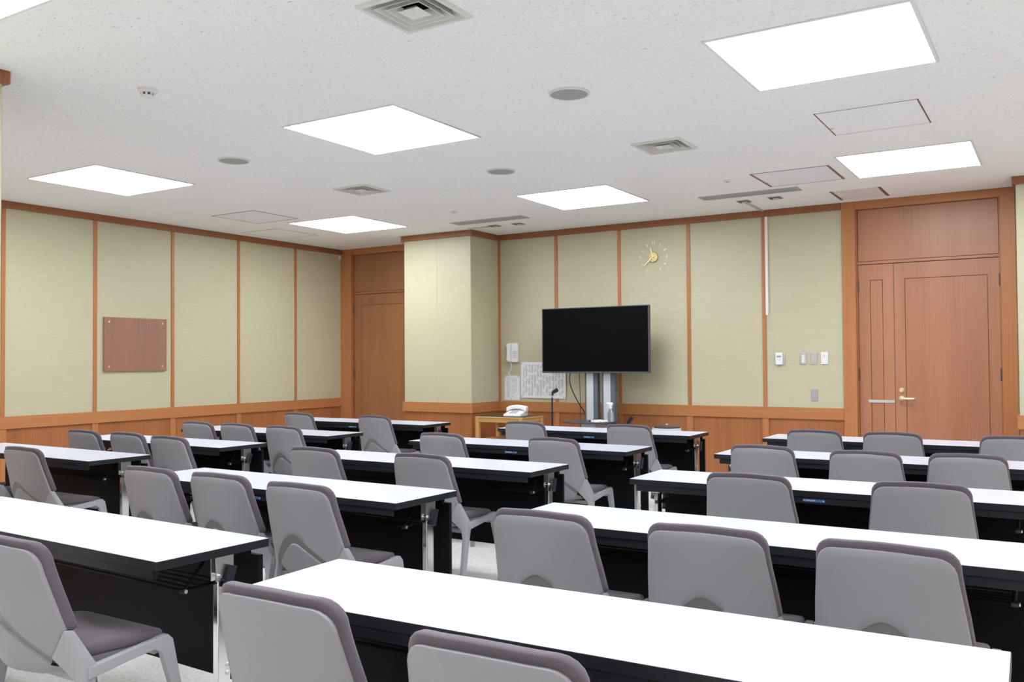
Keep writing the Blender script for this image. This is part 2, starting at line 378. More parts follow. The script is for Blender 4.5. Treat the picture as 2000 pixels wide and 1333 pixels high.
def handle(parent, x, y, z):
    mb = MB(); mb.lathe([(0,-.012),(.020,-.012),(.024,-.008),(.024,.0)], (x,y,z), 24, 'y')
    mb.tube([(x,y-.01,z),(x,y-.045,z),(x+.006,y-.052,z),(x+.02,y-.054,z),(x+.07,y-.053,z-.001),(x+.112,y-.050,z-.001),(x+.120,y-.042,z-.001)], [.010,.010,.0105,.0105,.0095,.0085,.006], 12)
    mb.build('door_handle', 'brass', parent, smooth=40, label='brass lever handle')
    mb = MB(); mb.lathe([(0,-.010),(.018,-.010),(.022,-.006),(.022,0)], (x,y,z+.076), 24, 'y'); mb.cbox((x,y-.018,z+.076), (.010,.018,.028))
    mb.build('thumb_turn', 'brass', parent, smooth=40, label='brass thumb turn')
handle(ml, -1.272, YB+.015, .931)
d2 = door('door_2', 'shaded orange-brown wooden door with transom in the far left corner, half hidden by the column', -7.85, -6.95, -7.95, -6.94, -8.137, -6.82, 'door_wood_shaded')
l2 = leaf(d2, -7.928, -6.955, 2.180, (-7.81, -7.06, .22, 2.042), 'door_leaf', mat='door_wood_shaded')
for z in (1.985, 1.150, .25): hinge(l2, -7.935, YB+.008, z)

# ------------------------------------------------------------------ ceiling fittings
def light(x, y, label):
    t = tag(empty('ceiling_light', (x,y,ZC)), label, 'ceiling light', 'square ceiling light panels'); h = LH; f = .018
    mb = MB()
    for s in (-1,1):
        mb.box(-h-f, h+f, *sorted((s*h, s*(h+f))), -.005, 0); mb.box(*sorted((s*h, s*(h+f))), -h, h, -.005, 0)
    mb.build('frame', 'white_paint', t, .002)
    MB().box(-h, h, -h, h, -.0055, -.001).build('diffuser', 'diffuser', t)
    return t
NAMES = {(-6.54,4.42):'glowing square light panel above the left wall with the brown board', (-3.70,4.42):'glowing square light panel between two round speakers, middle of the ceiling',
 (-.955,4.42):'largest glowing light panel, upper right of the picture', (-.955,7.23):'glowing light panel nearest the right double door',
 (-3.70,7.23):'glowing light panel nearest the television', (-6.54,7.23):'glowing light panel nearest the far left door',
 (-3.70,1.62):'glowing light panel cut off by the top left corner of the picture'}
for x in LX:
    for y in LY:
        light(x, y, NAMES.get((x,y), 'square light panel on the ceiling outside the picture'))
def vent(x, y, label):
    t = tag(empty('ceiling_vent', (x,y,ZC)), label, 'air vent', 'square ceiling air vents')
    def ring(a0, z0, a1, z1, th=.004):
        q = lambda a, z: [(-a,-a,z),(a,-a,z),(a,a,z),(-a,a,z)]
        return MB().loft([q(a0,z0), q(a1,z1), q(a1-th,z1), q(a0-th,z0), q(a0,z0)], False, False)
    ring(VH, 0, VH-.004, -.013, .018).build('frame', 'vent_paint', t)
    for a in (.158, .124, .090): ring(a, -.012, a-.020, .026).build('louvre', 'vent_paint', t)
    q = lambda a, z: [(-a,-a,z),(a,-a,z),(a,a,z),(-a,a,z)]
    MB().loft([q(.052,-.012), q(.020,.012), q(.002,.018)], False, True).build('centre_cone', 'vent_paint', t)
    MB().box(-VH+.02, VH-.02, -VH+.02, VH-.02, .10, .104).build('duct_back', 'cavity_black', t)
    mb = MB(); q2 = VH-.02
    mb.loft([q(q2,0), q(q2,.104)], False, False); mb.build('duct_wall', 'cavity_black', t)
vent(*VENTS[0], 'large square louvred air vent at the top edge of the picture')
vent(*VENTS[1], 'square louvred air vent between the right light panels')
vent(*VENTS[2], 'square louvred air vent above the left middle of the room')
def slot(x, y, label):
    t = tag(empty('slot_diffuser', (x,y,ZC)), label, 'air diffuser', 'long slot diffusers'); a, b = .445, .09
    mb = MB()
    for s in (-1,1):
        mb.box(-a, a, *sorted((s*(b-.02), s*b)), -.006, .002); mb.box(*sorted((s*(a-.02), s*a)), -b+.02, b-.02, -.006, .002)
    mb.build('frame', 'slot_grey', t, .0015)
    for yy in (-.045, -.012, .021, .054):
        MB().cbox((0, yy, .010), (.85, .003, .034), Matrix.Rotation(R(38),3,'X')).build('slat', 'slot_grey', t)
    box('divider', 'slot_grey', (-.006,.006,-.07,.07,-.003,.02), t)
    box('duct_back', 'cavity_black', (-.43,.43,-.075,.075,.06,.064), t)
slot(*SLOTS[0], 'long grey slot diffuser in the ceiling in front of the left column'); slot(*SLOTS[1], 'long grey slot diffuser in the ceiling near the right wall raceway')
def hatch(x0, x1, y0, y1, label, panel, ex, ey, wx, wy):
    t = tag(empty('access_hatch', ((x0+x1)/2,(y0+y1)/2,ZC)), label, 'ceiling hatch'); hx, hy = (x1-x0)/2, (y1-y0)/2
    box('panel', panel, (-hx+wx, hx-wx, -hy+wy, hy-wy, -.0018, -.0003), t)
    for s in (-1,1):
        box('frame_edge', ex, (*sorted((s*(hx-wx), s*hx)), -hy, hy, -.0025, -.0003), t)
        box('frame_edge', ey, (-hx+wx, hx-wx, *sorted((s*(hy-wy), s*hy)), -.0025, -.0003), t)
    box('latch', 'steel', (-hx+wx+.005, -hx+wx+.022, .1, .117, -.006, -.0015), t)
hatch(-7.28, -6.675, 6.015, 6.62, 'pale ceiling hatch with a thin dark outline above the left wall', 'hatch_white', 'hatch_edge', 'hatch_edge', .008, .008)
hatch(-7.945, -7.372, 6.985, 7.60, 'faint ceiling hatch in the far left corner, matching the ceiling', 'ceiling_board', 'hatch_line', 'hatch_line', .005, .005)
hatch(-1.262, -.68, 5.52, 6.12, 'faint ceiling hatch between the two right light panels', 'ceiling_board', 'hatch_edge', 'hatch_line', .008, .003)
hatch(-2.117, -1.502, 7.045, 7.66, 'pale bluish ceiling hatch with brown edges left of the rear right light', 'hatch_white', 'hatch_brown', 'hatch_edge', .020, .007)
hatch(-1.746, -1.318, 8.19, 8.672, 'small ceiling hatch with brown edges above the double door', 'white_paint', 'hatch_brown', 'white_plastic', .026, .008)
def speaker(x, y, label):
    t = tag(empty('ceiling_speaker', (x,y,ZC)), label, 'speaker', 'round ceiling speakers')
    MB().lathe([(.104,0),(.116,0),(.116,-.006),(.112,-.010),(.104,-.010)], n=48).build('rim', 'white_plastic', t, smooth=40)
    MB().lathe([(0,-.009),(.06,-.0085),(.104,-.006),(.104,0),(0,0)], n=48).build('grille', 'grille_grey', t, smooth=40)
speaker(-2.302, 4.337, 'large round grey ceiling speaker near the picture centre'); speaker(-5.13, 4.441, 'round grey ceiling speaker on the left'); speaker(-3.70, 5.832, 'smaller looking round speaker between the central vents')
t = tag(empty('smoke_detector', (-4.185,3.034,ZC)), 'small white smoke detector on the upper left ceiling', 'smoke detector')
MB().lathe([(0,0),(.052,0),(.052,-.008),(.046,-.016),(.038,-.020),(0,-.020)], n=32).build('base', 'white_plastic', t, smooth=30)
MB().lathe([(.030,-.020),(.031,-.034),(0,-.034)], n=32).build('slots', 'sensor_dark', t, smooth=30)
mb = MB()
for k in range(8):
    a = 2*math.pi*k/8; mb.cbox((.031*math.cos(a), .031*math.sin(a), -.027), (.006,.012,.016), Matrix.Rotation(a,3,'Z'))
mb.build('rib', 'white_plastic', t)
MB().lathe([(0,-.034),(.034,-.034),(.033,-.041),(.02,-.044),(0,-.045)], n=32).build('cap', 'white_plastic', t, smooth=30)
for x, y, l in ((-5.113,7.185,'tiny white sprinkler cover left of the television light'), (-2.342,7.192,'tiny white sprinkler cover beside the bluish hatch')):
    t = tag(empty('sprinkler', (x,y,ZC)), l, 'sprinkler', 'ceiling sprinklers')
    MB().lathe([(0,0),(.040,0),(.040,-.004),(.030,-.009),(0,-.010)], n=24).build('plate', 'white_plastic', t, smooth=30)
    MB().lathe([(0,-.008),(.012,-.008),(.014,-.014),(.010,-.016),(0,-.016)], n=16).build('head', 'steel', t, smooth=30)
for x, y, l in ((-5.273,8.171,'dark square ceiling sensor nearest the left column'), (-4.983,8.192,'dark square ceiling sensor above the television, second from the column'), (-2.52,8.214,'dark square ceiling sensor at the end of the ceiling raceway'), (-2.223,8.193,'dark square ceiling sensor right of the raceway')):
    t = tag(empty('ceiling_sensor', (x,y,ZC)), l, 'sensor', 'square ceiling sensors')
    MB().box(-.060,.060,-.060,.060,-.006,0).build('housing', 'grey_paint', t, .002)
    MB().box(-.052,.052,-.052,.052,-.009,-.005).build('window', 'sensor_dark', t, .002)
    MB().box(-.018,.034,-.012,.020,-.012,-.008).build('lens', 'white_plastic', t, .002)
t = tag(empty('cable_raceway', (0,0,0)), 'slim raceway from a ceiling sensor down the back wall', 'raceway')
box('ceiling_run', 'raceway_beige', (-2.532,-2.508,8.28,8.824,ZC-.014,ZC), t, .002)
box('wall_run', 'white_plastic', (-2.503,-2.478,YB-.028,YB-.006,1.737,2.716), t, .002, label='white vertical cable cover')
o = tag(box('ceiling_cable_cover', 'raceway_beige', (-5.62,-5.337,8.165,8.181,ZC-.010,ZC), None, .002), 'thin beige cable cover on the ceiling beside the left column', 'raceway')

# ------------------------------------------------------------------ wall fittings
t = tag(empty('wooden_board', (XL+.006, 5.755, 1.495)), 'blank brown wooden board screwed to the left wall', 'board')
box('board', 'board_wood', (.0,.024,-.363,.363,-.272,.272), t, .002)
for a in (-.31,.31):
    for b in (-.225,.225): MB().lathe([(0,.028),(.008,.028),(.010,.024),(0,.022)], (0,a,b), 14, 'x').build('screw', 'brass', t)
t = tag(empty('wall_detector', (XL+.006, 8.80, 2.685)), 'tiny white detector high in the far left corner', 'detector')
MB().box(0,.022,-.016,.016,-.028,.028).build('housing', 'white_plastic', t, .004); MB().lathe([(0,.028),(.008,.026),(.010,.022)], (0,0,-.006), 12, 'x').build('lens', 'grey_paint', t)

WY = YB-.006
t = tag(empty('wall_clock', (-3.696, WY, 2.394)), 'gold wall clock with separate numerals above the television', 'clock')
MB().lathe([(0,-.022),(.050,-.022),(.056,-.018),(.056,0),(0,0)], n=40, axis='y').build('hub_disc', 'gold', t, smooth=30)
def hand(name, ang, ln, wd, y):
    mb = MB(); c, s = math.sin(R(ang)), math.cos(R(ang))
    P = lambda a, r: (c*r+s*a, y, s*r-c*a)
    l0 = [P(-wd,-.02), P(wd,-.02), P(wd*.5,ln), P(-wd*.5,ln)]
    mb.loft([[(p[0],y,p[2]) for p in l0], [(p[0],y-.003,p[2]) for p in l0]]); mb.build(name, 'gold_pale', t)
hand('hour_hand', -13, .105, .006, -.026); hand('minute_hand', 228, .135, .006, -.030)
MB().lathe([(0,-.036),(.008,-.035),(.009,-.022)], n=16, axis='y').build('pin', 'gold', t, smooth=30)
for k in range(12):
    a = R(30*k); x, z = .150*math.sin(a), .150*math.cos(a)
    if k % 3 == 0:
        text_mesh({0:'12',3:'3',6:'6',9:'9'}[k], .042, 'numeral', 'gold_pale', t, Matrix.Translation((x,-.004,z)) @ Matrix.Rotation(R(90),4,'X'), .002)
    else:
        MB().cbox((x,-.003,z), (.006,.005,.028), Matrix.Rotation(a,3,'Y')).build('marker', 'gold_pale', t)

def plate(name, mat, cx, cz, wd, ht, label, cat, dep=.010, group=None):
    t = tag(empty(name, (cx, WY, cz)), label, cat, group)
    MB().box(-wd/2,wd/2,-dep,0,-ht/2,ht/2).build('plate', mat, t, .002)
    return t
t = plate('thermostat', 'steel', -2.377, 1.304, .104, .113, 'white room controller with a small display on a steel plate', 'thermostat')
MB().box(-.034,.034,-.032,-.008,-.060,.057).build('body', 'white_plastic', t, .006); MB().box(-.022,.022,-.0335,-.031,.012,.030).build('display', 'lcd_grey', t)
for a in (-.014,.0,.014): MB().box(a-.004,a+.004,-.0335,-.031,-.012,-.005).build('button', 'button_grey', t)
t = plate('light_switch', 'steel', -2.149, 1.305, .062, .115, 'steel switch plate with white rocker buttons, second from the left', 'light switch')
MB().box(-.013,.013,-.013,-.009,-.045,.035).build('switch_frame', 'white_plastic', t, .001)
for z in (.024,-.004,-.032): MB().box(-.010,.010,-.017,-.012,z-.010,z+.010).build('rocker', 'white_plastic', t, .002)
for z in (.050,-.050): MB().lathe([(0,-.012),(.004,-.012),(.004,-.009)], (0,0,z), 10, 'y').build('screw', 'steel', t)
t = plate('blank_plate', 'steel', -2.048, 1.304, .061, .114, 'blank steel plate between the switch and the white plate', 'wall plate', group='blank steel wall plates')
for z in (.045,-.045): MB().lathe([(0,-.012),(.004,-.012),(.004,-.009)], (0,0,z), 10, 'y').build('screw', 'steel', t)
t = plate('dimmer_plate', 'white_plastic', -1.950, 1.306, .066, .118, 'white plate with small controls nearest the double door', 'light switch')
MB().box(-.014,.014,-.013,-.009,-.042,.042).build('insert', 'paper_white', t, .001); MB().box(-.003,.009,-.017,-.012,-.004,.010).build('knob', 'white_plastic', t, .002); MB().box(-.008,.004,-.0145,-.012,.014,.034).build('marking', 'button_grey', t)
t = plate('blank_plate', 'steel', -2.050, .953, .064, .114, 'lower blank steel plate just above the chair rail', 'wall plate', group='blank steel wall plates')
for z in (.045,-.045): MB().lathe([(0,-.012),(.004,-.012),(.004,-.009)], (0,0,z), 10, 'y').build('screw', 'steel', t)

# wall telephone with a hanging coiled cord
t = tag(empty('wall_telephone', (-5.447, WY, 1.394)), 'white wall telephone with hanging cord above the notice sheet', 'telephone')
MB().box(-.068,.070,-.045,0,-.112,.112).build('body', 'white_plastic', t, .008)
mb = MB(); hx = -.036
prof = [(-.104,.026,-.072,-.035),(-.085,.028,-.080,-.038),(-.055,.024,-.078,-.056),(0,.021,-.082,-.060),(.055,.024,-.078,-.056),(.085,.028,-.080,-.038),(.104,.026,-.072,-.035)]
mb.loft([[(hx-w_,ya,z),(hx+w_,ya,z),(hx+w_,yb_,z),(hx-w_,yb_,z)] for z,w_,ya,yb_ in prof]); mb.build('handset', 'white_plastic', t, .006)
for r_ in range(4):
    for c_ in range(3): MB().box(.010+c_*.018,.022+c_*.018,-.049,-.044,.004-r_*.022,.016-r_*.022).build('key', 'button_grey', t)
MB().box(.006,.062,-.048,-.044,.050,.095).build('memory_label', 'paper_white', t)
mb = MB(); pts = []
for i in range(181):
    q = i/180; ph = q*26*2*math.pi; sx = .020*math.sin(q*math.pi*2.2); pts.append((-.030+sx+.006*math.cos(ph), -.045+.006*math.sin(ph), -.112-.150*math.sin(q*math.pi/2)))
mb.tube(pts, .0026, 6); mb.build('coiled_cord', 'white_plastic', t, smooth=60)

def sheet(name, mat, x, z, wd, ht, pins, label, tilt=0, off=.002):
    t = tag(empty(name, (x, WY-off, z)), label, 'paper'); t.rotation_euler = (0, R(tilt), 0)
    mb = MB(); n = 10; loops = []
    for i in range(n+1):
        u = -wd/2+wd*i/n; b = .0035*math.sin(i/n*math.pi)
        loops.append([(u,-b,-ht/2),(u,-b,ht/2),(u,-b-.0008,ht/2),(u,-b-.0008,-ht/2)])
    mb.loft(loops); mb.build('sheet', mat, t)
    for a, b in pins: MB().lathe([(0,-.010),(.005,-.009),(.0035,-.004),(.004,0)], (a,0,b), 10, 'y').build('push_pin', 'sensor_dark', t)
sheet('notice_sheet', 'print_notice', -5.479, .985, .209, .287, [(-.088,.130),(.088,.130),(0,-.130)], 'small printed notice pinned below the wall telephone', .5)
sheet('timetable_sheet', 'print_chart', -5.057, 1.077, .589, .412, [(-.28,.19),(-.275,-.185),(.275,-.19)], 'large printed chart pinned to the wall, partly behind the television', .4, .0125)

# ------------------------------------------------------------------ television and stand
TX = -4.190
t = tag(empty('television', (TX, 8.40, 1.514)), 'large black flat screen television on a floor stand', 'television')
MB().box(-.622,.622,.0,.045,-.347,.347).build('back_case', 'black_plastic', t, .006)
mb = MB(); a, b, e = .623, .348, .009
mb.box(-a,a,-.006,.030,b-e,b); mb.box(-a,a,-.006,.030,-b,-b+.017); mb.box(-a,-a+e,-.006,.030,-b+.017,b-e); mb.box(a-e,a,-.006,.030,-b+.017,b-e)
mb.build('bezel', 'tv_bezel', t, .0015); MB().box(-.615,.615,-.002,.004,-.333,.340).build('screen', 'tv_screen', t)
t = tag(empty('television_stand', (TX, 8.49, 0)), 'grey twin-column television floor stand with a dark tray', 'tv stand')
for cx in (-.072, .128):
    x = cx
    c = MB().box(x-.075,x+.075,-.02,.045,.05,1.62).build('column', 'stand_dark', t, .004)
    MB().box(x-.052,x+.028,-.028,-.018,.06,1.60).build('front_strip', 'alu_light', c, .002)
MB().box(-.30,.34,-.044,-.022,1.28,1.34).build('mount_bar', 'stand_dark', t); MB().box(-.30,.34,-.044,-.022,1.62,1.68).build('mount_bar', 'stand_dark', t)
MB().box(-.215,.262,-.40,-.02,.655,.670).build('tray', 'tray_dark', t, .004); MB().box(-.05,.11,-.30,-.02,.60,.655).build('tray_bracket', 'alu_light', t, .003)
mb = MB(); mb.box(-.36,.42,-.02,.045,.05,.11); mb.box(-.36,-.30,-.36,.28,.06,.11); mb.box(.36,.42,-.36,.28,.06,.11); mb.build('base', 'stand_dark', t, .005)
for a in (-.33,.39):
    for b in (-.33,.25): MB().lathe([(0,-.012),(.028,-.012),(.03,-.008),(.03,.008),(.028,.012),(0,.012)], (a,b,.030), 20, 'x').build('caster', 'dark_rubber', t, smooth=40)
TZ = .670
t = tag(empty('spray_bottle', (-3.955, 8.30, TZ)), 'clear spray bottle with white trigger on the stand tray', 'bottle')
MB().lathe([(0,0),(.030,0),(.033,.006),(.033,.075),(.026,.105),(.013,.128),(.012,.136),(0,.136)], n=24).build('bottle', 'bottle_clear', t, smooth=50)
MB().lathe([(0,.134),(.016,.134),(.016,.152),(.010,.156),(0,.156)], n=20).build('collar', 'white_plastic', t, smooth=40)
mb = MB(); q = lambda y0,y1,x0,x1,z: [(x0,y0,z),(x1,y0,z),(x1,y1,z),(x0,y1,z)]
mb.loft([q(-.011,.011,-.014,.016,.155), q(-.012,.012,-.020,.022,.172), q(-.012,.012,-.046,.026,.186), q(-.010,.010,-.044,.020,.197)]); mb.build('spray_head', 'white_plastic', t, .003)
MB().tube([(-.030,0,.175),(-.036,0,.160),(-.034,0,.145)], [.006,.005,.004], 8).build('trigger', 'white_plastic', t)
t = tag(empty('remote_control', (-4.145, 8.235, TZ), R(25)), 'black remote control lying left on the tray', 'remote')
MB().box(-.022,.022,-.08,.08,0,.020).build('body', 'black_plastic', t, .005)
for k in range(5): MB().box(-.012,.012,-.055+k*.022,-.043+k*.022,.019,.0225).build('button', 'button_grey', t)
mb = MB(); n = 9; lay = []
for zt in (0, .006, .012, .018):
    k = 1-.02*zt/.006
    lay.append([( (-.07+.14*i/n)*k + random.uniform(-.004,.004), -.055*k+random.uniform(-.004,.004), zt+.002*math.sin(i)) for i in range(n+1)]+[((.07-.14*i/n)*k+random.uniform(-.004,.004), .055*k+random.uniform(-.004,.004), zt+.002*math.cos(i)) for i in range(n+1)])
o = mb.loft(lay).build('folded_cloth', 'cloth_white', None, .003); o.location = (-4.035, 8.20, TZ+.001); o.rotation_euler = (0,0,R(-12)); tag(o, 'folded white cloth in the middle of the tray', 'cloth')

def cable(name, pts, r, label):
    P = [Vector(p) for p in pts]; out = []
    for i in range(len(P)-1):
        p0, p1, p2, p3 = P[max(i-1,0)], P[i], P[i+1], P[min(i+2,len(P)-1)]
        for k in range(8):
            s = k/8; out.append(.5*((2*p1)+(p2-p0)*s+(2*p0-5*p1+4*p2-p3)*s*s+(3*p1-p0-3*p2+p3)*s**3))
    out.append(P[-1]); o = MB().tube(out, r, 8).build(name, 'black_plastic', None, smooth=60); return tag(o, label, 'cable')
cable('power_cable', [(-4.50,8.456,1.20),(-4.515,8.465,1.08),(-4.49,8.49,.96),(-4.43,8.53,.82),(-4.375,8.56,.72),(-4.36,8.58,.60),(-4.37,8.60,.35),(-4.37,8.62,.01)], .0055, 'thicker black cable hanging behind the television, curving right')
cable('signal_cable', [(-4.475,8.60,1.22),(-4.475,8.62,1.05),(-4.485,8.65,.85),(-4.505,8.68,.60),(-4.50,8.70,.30),(-4.48,8.70,.01)], .003, 'thin black cable hanging straight down behind the television')

# microphone stands
def clip_stand(x, y, top, label, lean, ring):
    t = tag(empty('microphone_stand', (x,y,0)), label, 'mic stand')
    MB().lathe([(0,0),(.125,0),(.13,.008),(.12,.018),(.03,.026),(.014,.05),(0,.05)], n=36).build('base', 'black_plastic', t, smooth=40)
    MB().tube([(0,0,.03),(0,0,top*.62)], .0125, 12).build('lower_tube', 'black_plastic', t, smooth=60)
    MB().tube([(0,0,top*.60),(0,0,top-.02)], .0085, 12).build('upper_tube', 'black_plastic', t, smooth=60)
    MB().lathe([(.009,0),(.016,.004),(.018,.05),(.013,.07),(.009,.07)], (0,0,top*.58), 16).build('clutch', 'black_plastic', t, smooth=50)
    if ring: MB().lathe([(.008,0),(.0115,.001),(.0115,.02),(.008,.022)], (0,0,top-.045), 16).build('thread_ring', 'lilac', t, smooth=50)
    M = Matrix.Rotation(R(lean),3,'Y')
    MB().cbox((.004,0,top-.005), (.018,.016,.035)).build('swivel', 'black_plastic', t, .004)
    mb = MB(); loops = []
    for z, r_ in ((-.030,.015),(-.02,.018),(.025,.022),(.034,.021)):
        loops.append([tuple(M @ Vector((r_*math.cos(a*math.pi/8), r_*math.sin(a*math.pi/8), z)) + Vector((.030,0,top+.022))) for a in range(16)])
    mb.loft(loops); mb.build('clip', 'black_plastic', t, smooth=50)
    return t
clip_stand(-4.445, 7.95, .965, 'tall black microphone stand with empty clip left of the television', 60, True)
clip_stand(-3.64, 8.02, .695, 'short microphone stand with clip right of the tray', 35, False)

# side table with telephone
t = tag(empty('side_table', (-5.115, 8.20, 0)), 'small light wooden side table with a lower shelf by the column', 'side table')
for a in (-.275,.275):
    for b in (-.205,.205): MB().box(a-.021,a+.021,b-.021,b+.021,0,.690).build('leg', 'oak_v', t, .003)
for b in (-.205,.205): MB().box(-.254,.254,b-.012,b+.012,.645,.690).build('apron', 'oak_x', t, .002)
for a in (-.275,.275): MB().box(a-.012,a+.012,-.184,.184,.645,.690).build('apron', 'oak_y', t, .002)
MB().box(-.296,.296,-.226,.226,.690,.703).build('top', 'oak_x', t, .002); MB().box(-.265,.265,-.20,.20,.445,.463).build('shelf', 'oak_x', t, .002)
MB().box(-.254,.254,-.217,-.193,.425,.463).build('shelf_rail', 'oak_x', t, .002)
o = tag(MB().box(-.36,.27,-.20,.20,0,.003).build('desk_mat', 'mat_black'), 'thin black mat covering the wooden side table', 'mat'); o.location = (-5.105, 8.21, .703)
t = tag(empty('desk_telephone', (-5.02, 8.17, .706), R(8)), 'white desk telephone on the wooden side table', 'telephone')
q = lambda x0,x1,y0,y1,z0,z1: [(x0,y0,z0),(x1,y0,z0),(x1,y1,z1),(x0,y1,z1)]
MB().loft([q(-.10,.10,-.10,.10,0,0), q(-.10,.10,-.10,.10,.022,.062), q(-.085,.085,-.088,.088,.030,.070)]).build('body', 'white_plastic', t, .006)
mb = MB(); loops = []
for i in range(13):
    s = -1+2*i/12; x = .115*s; z = .066+.026*(1-abs(s)**2.2); ww = .024+.010*abs(s)**3; th = .016+.008*abs(s)**3
    loops.append([(x,.045-ww,z-th),(x,.045+ww,z-th+.012),(x,.045+ww,z+th+.012),(x,.045-ww,z+th)])
mb.loft(loops); mb.build('handset', 'white_plastic', t, .006)
for r_ in range(4):
    for c_ in range(3): MB().cbox((-.03+c_*.028, -.075+r_*.022, .040+r_*.0042), (.016,.012,.010), Matrix.Rotation(R(11),3,'X')).build('key', 'button_grey', t)
t = tag(empty('waste_bin', (-2.99, 7.42, .014)), 'dark-lidded bin wrapped in pale plastic behind the far middle table', 'bin')
MB().lathe([(0,0),(.095,0),(.105,.02),(.118,.668),(.108,.668),(.10,.05),(0,.05)], n=32).build('bin_body', 'black_plastic', t, smooth=40)
mb = MB(); loops = []
for k, (z, r0) in enumerate(((.684,.117),(.687,.125),(.640,.128),(.56,.127),(.50,.130))):
    loops.append([((r0+.003*math.sin(a*5+k))*math.cos(a*math.pi/18), (r0+.003*math.sin(a*5+k))*math.sin(a*math.pi/18), z) for a in range(36)])
mb.loft(loops, False, False); mb.build('liner_bag', 'bin_bag', t, smooth=60)
MB().lathe([(0,.712),(.05,.709),(.10,.702),(.118,.696),(.119,.688),(0,.686)], n=36).build('lid', 'bin_lid', t, smooth=40)
MB().lathe([(0,.722),(.010,.721),(.012,.716),(.008,.710),(0,.708)], n=16).build('lid_knob', 'brass', t, smooth=40)

# ------------------------------------------------------------------ folding tables
HX, HY, HT = .90, .2175, .70
def make_table():
    t = empty('folding_table')
    MB().box(-HX+.0012,HX-.0012,-HY+.0012,HY-.0012,HT-.0035,HT).build('laminate_top', 'table_white', t, .0008, 1)
    MB().box(-HX,HX,-HY,HY,HT-.029,HT-.0008).build('edge_slab', 'table_edge', t, .0015)
    MB().box(-.866,.866,-.210,-.190,.640,HT-.029).build('front_apron', 'table_edge', t, .002)
    MB().box(-.866,.866,.150,.170,.640,HT-.029).build('rear_apron', 'table_black', t, .002)
    s = MB().box(-.042,.056,-.2115,-.2095,.6485,.6610).build('sticker', 'sticker_blue', t, label='small blue label with white marks')
    mb = MB(); y = -.2119
    mb.add([(-.040,y,.6547),(-.033,y,.6515),(-.033,y,.6580)], [(0,1,2)]); mb.add([(.054,y,.6547),(.047,y,.6580),(.047,y,.6515)], [(0,1,2)])
    for k in range(7): mb.box(-.028+k*.0062,-.0238+k*.0062,y-.0001,y+.0004,.6530,.6575)
    mb.build('sticker_print', 'sticker_white', s)
    p = MB().box(-.872,.872,.196,.216,.19,.642).build('modesty_panel', 'table_black', t, .0025)
    for sx in (-1,1):
        x0, x1 = sorted((sx*.844, sx*.870))
        L = MB().box(x0,x1,.030,.080,.055,.612).build('leg', 'chrome', t, .003)
        for z in (.305,.278):
            xx = x1 if sx > 0 else x0
            MB().lathe([(0,sx*.004),(.006,sx*.004),(.0075,0)], (xx,.068,z), 14, 'x').build('bolt', 'chrome_soft', L)
        # folding bracket above the leg
        mb = MB(); mb.box(x0-.001,x0+.002,.022,.092,.585,HT-.030); mb.box(x1-.002,x1+.001,.022,.092,.585,HT-.030); mb.tube([(x0-.008,.035,.602),(x1+.008,.035,.602)], .006, 10)
        mb.build('hinge_bracket', 'chrome_soft', t)
        f = MB().box(*sorted((sx*.845,sx*.869)),-.20,.21,.050,.078).build('foot', 'chrome_soft', t, .004)
        for yy in (-.17,.18): MB().lathe([(0,-.010),(.023,-.010),(.025,-.006),(.025,.006),(.023,.010),(0,.010)], (sx*.857,yy,.025), 18, 'x').build('caster', 'dark_rubber', f, smooth=40)
        # dark release lever
        mb = MB(); mb.tube([(sx*.868,.036,.600),(sx*.878,.050,.586),(sx*.882,.058,.580)], .0035, 8)
        M = Matrix.Rotation(R(-18),3,'X'); mb.cbox((sx*.886,.066,.597), (.014,.026,.074), M); mb.build('lever', 'navy_plastic', t, .0025)
    mb = MB()                                   # wire book shelf
    sh = MB()
    rods = [(-.055,.566),(-.020,.566),(.015,.567),(.050,.569),(.085,.571)]
    for y, z in rods: sh.tube([(-.812,y,z),(.812,y,z)], .0042, 6)
    for sx in (-1,1):
        sh.tube([(sx*.812,-.062,.565),(sx*.812,.100,.572)], .0055, 6)
        sh.tube([(sx*.812,-.058,.566),(sx*.812,.040,HT-.030)], .005, 6); sh.tube([(sx*.812,.098,.572),(sx*.812,.098,HT-.030)], .005, 6)
    S = sh.build('wire_shelf', 'table_black', t, smooth=60)
    for sx in (-1,1):
        MB().lathe([(0,-.012),(.009,-.010),(.009,.008),(0,.010)], (sx*.814,-.060,.566), 12, 'x').build('knob', 'black_plastic', S)
        MB().lathe([(0,sx*.004),(.0065,sx*.004),(.0065,0)], (sx*.824,-.060,.566), 12, 'x').build('screw', 'chrome_soft', S)
    return t
TABLES = {
 'M1':(-3.241,1.990,-2.2),'M2':(-3.320,3.203,-1.0),'M3':(-3.356,4.367,0.03),'M4':(-3.346,5.575,0.30),'M5':(-3.415,6.932,0.04),
 'L2':(-6.022,3.540,-1.0),'L3':(-5.989,4.499,0.03),'L4':(-5.990,5.579,0.53),'L5':(-6.043,6.926,0.62),
 'R1':(-0.995,1.859,1.55),'R2':(-0.950,3.113,0.72),'R3':(-0.989,4.398,0.63),'R4':(-1.005,5.729,0.29),'R5':(-1.062,6.998,0.29)}
BLOCK = {'L':'left','M':'middle','R':'right'}
RANK = {'M1':'nearest','M2':'second','M3':'third','M4':'fourth','M5':'farthest','R1':'nearest','R2':'second','R3':'third','R4':'fourth','R5':'farthest','L2':'nearest','L3':'second','L4':'third','L5':'farthest'}
first = make_table()
for i, (k, (x,y,a)) in enumerate(TABLES.items()):
    o = first if i == 0 else copy_tree(first)
    o.location = (x,y,0); o.rotation_euler = (0,0,R(a))
    tag(o, 'white-topped black folding table, %s in the %s row of tables' % (RANK[k], BLOCK[k[0]]), 'table', 'white folding tables')

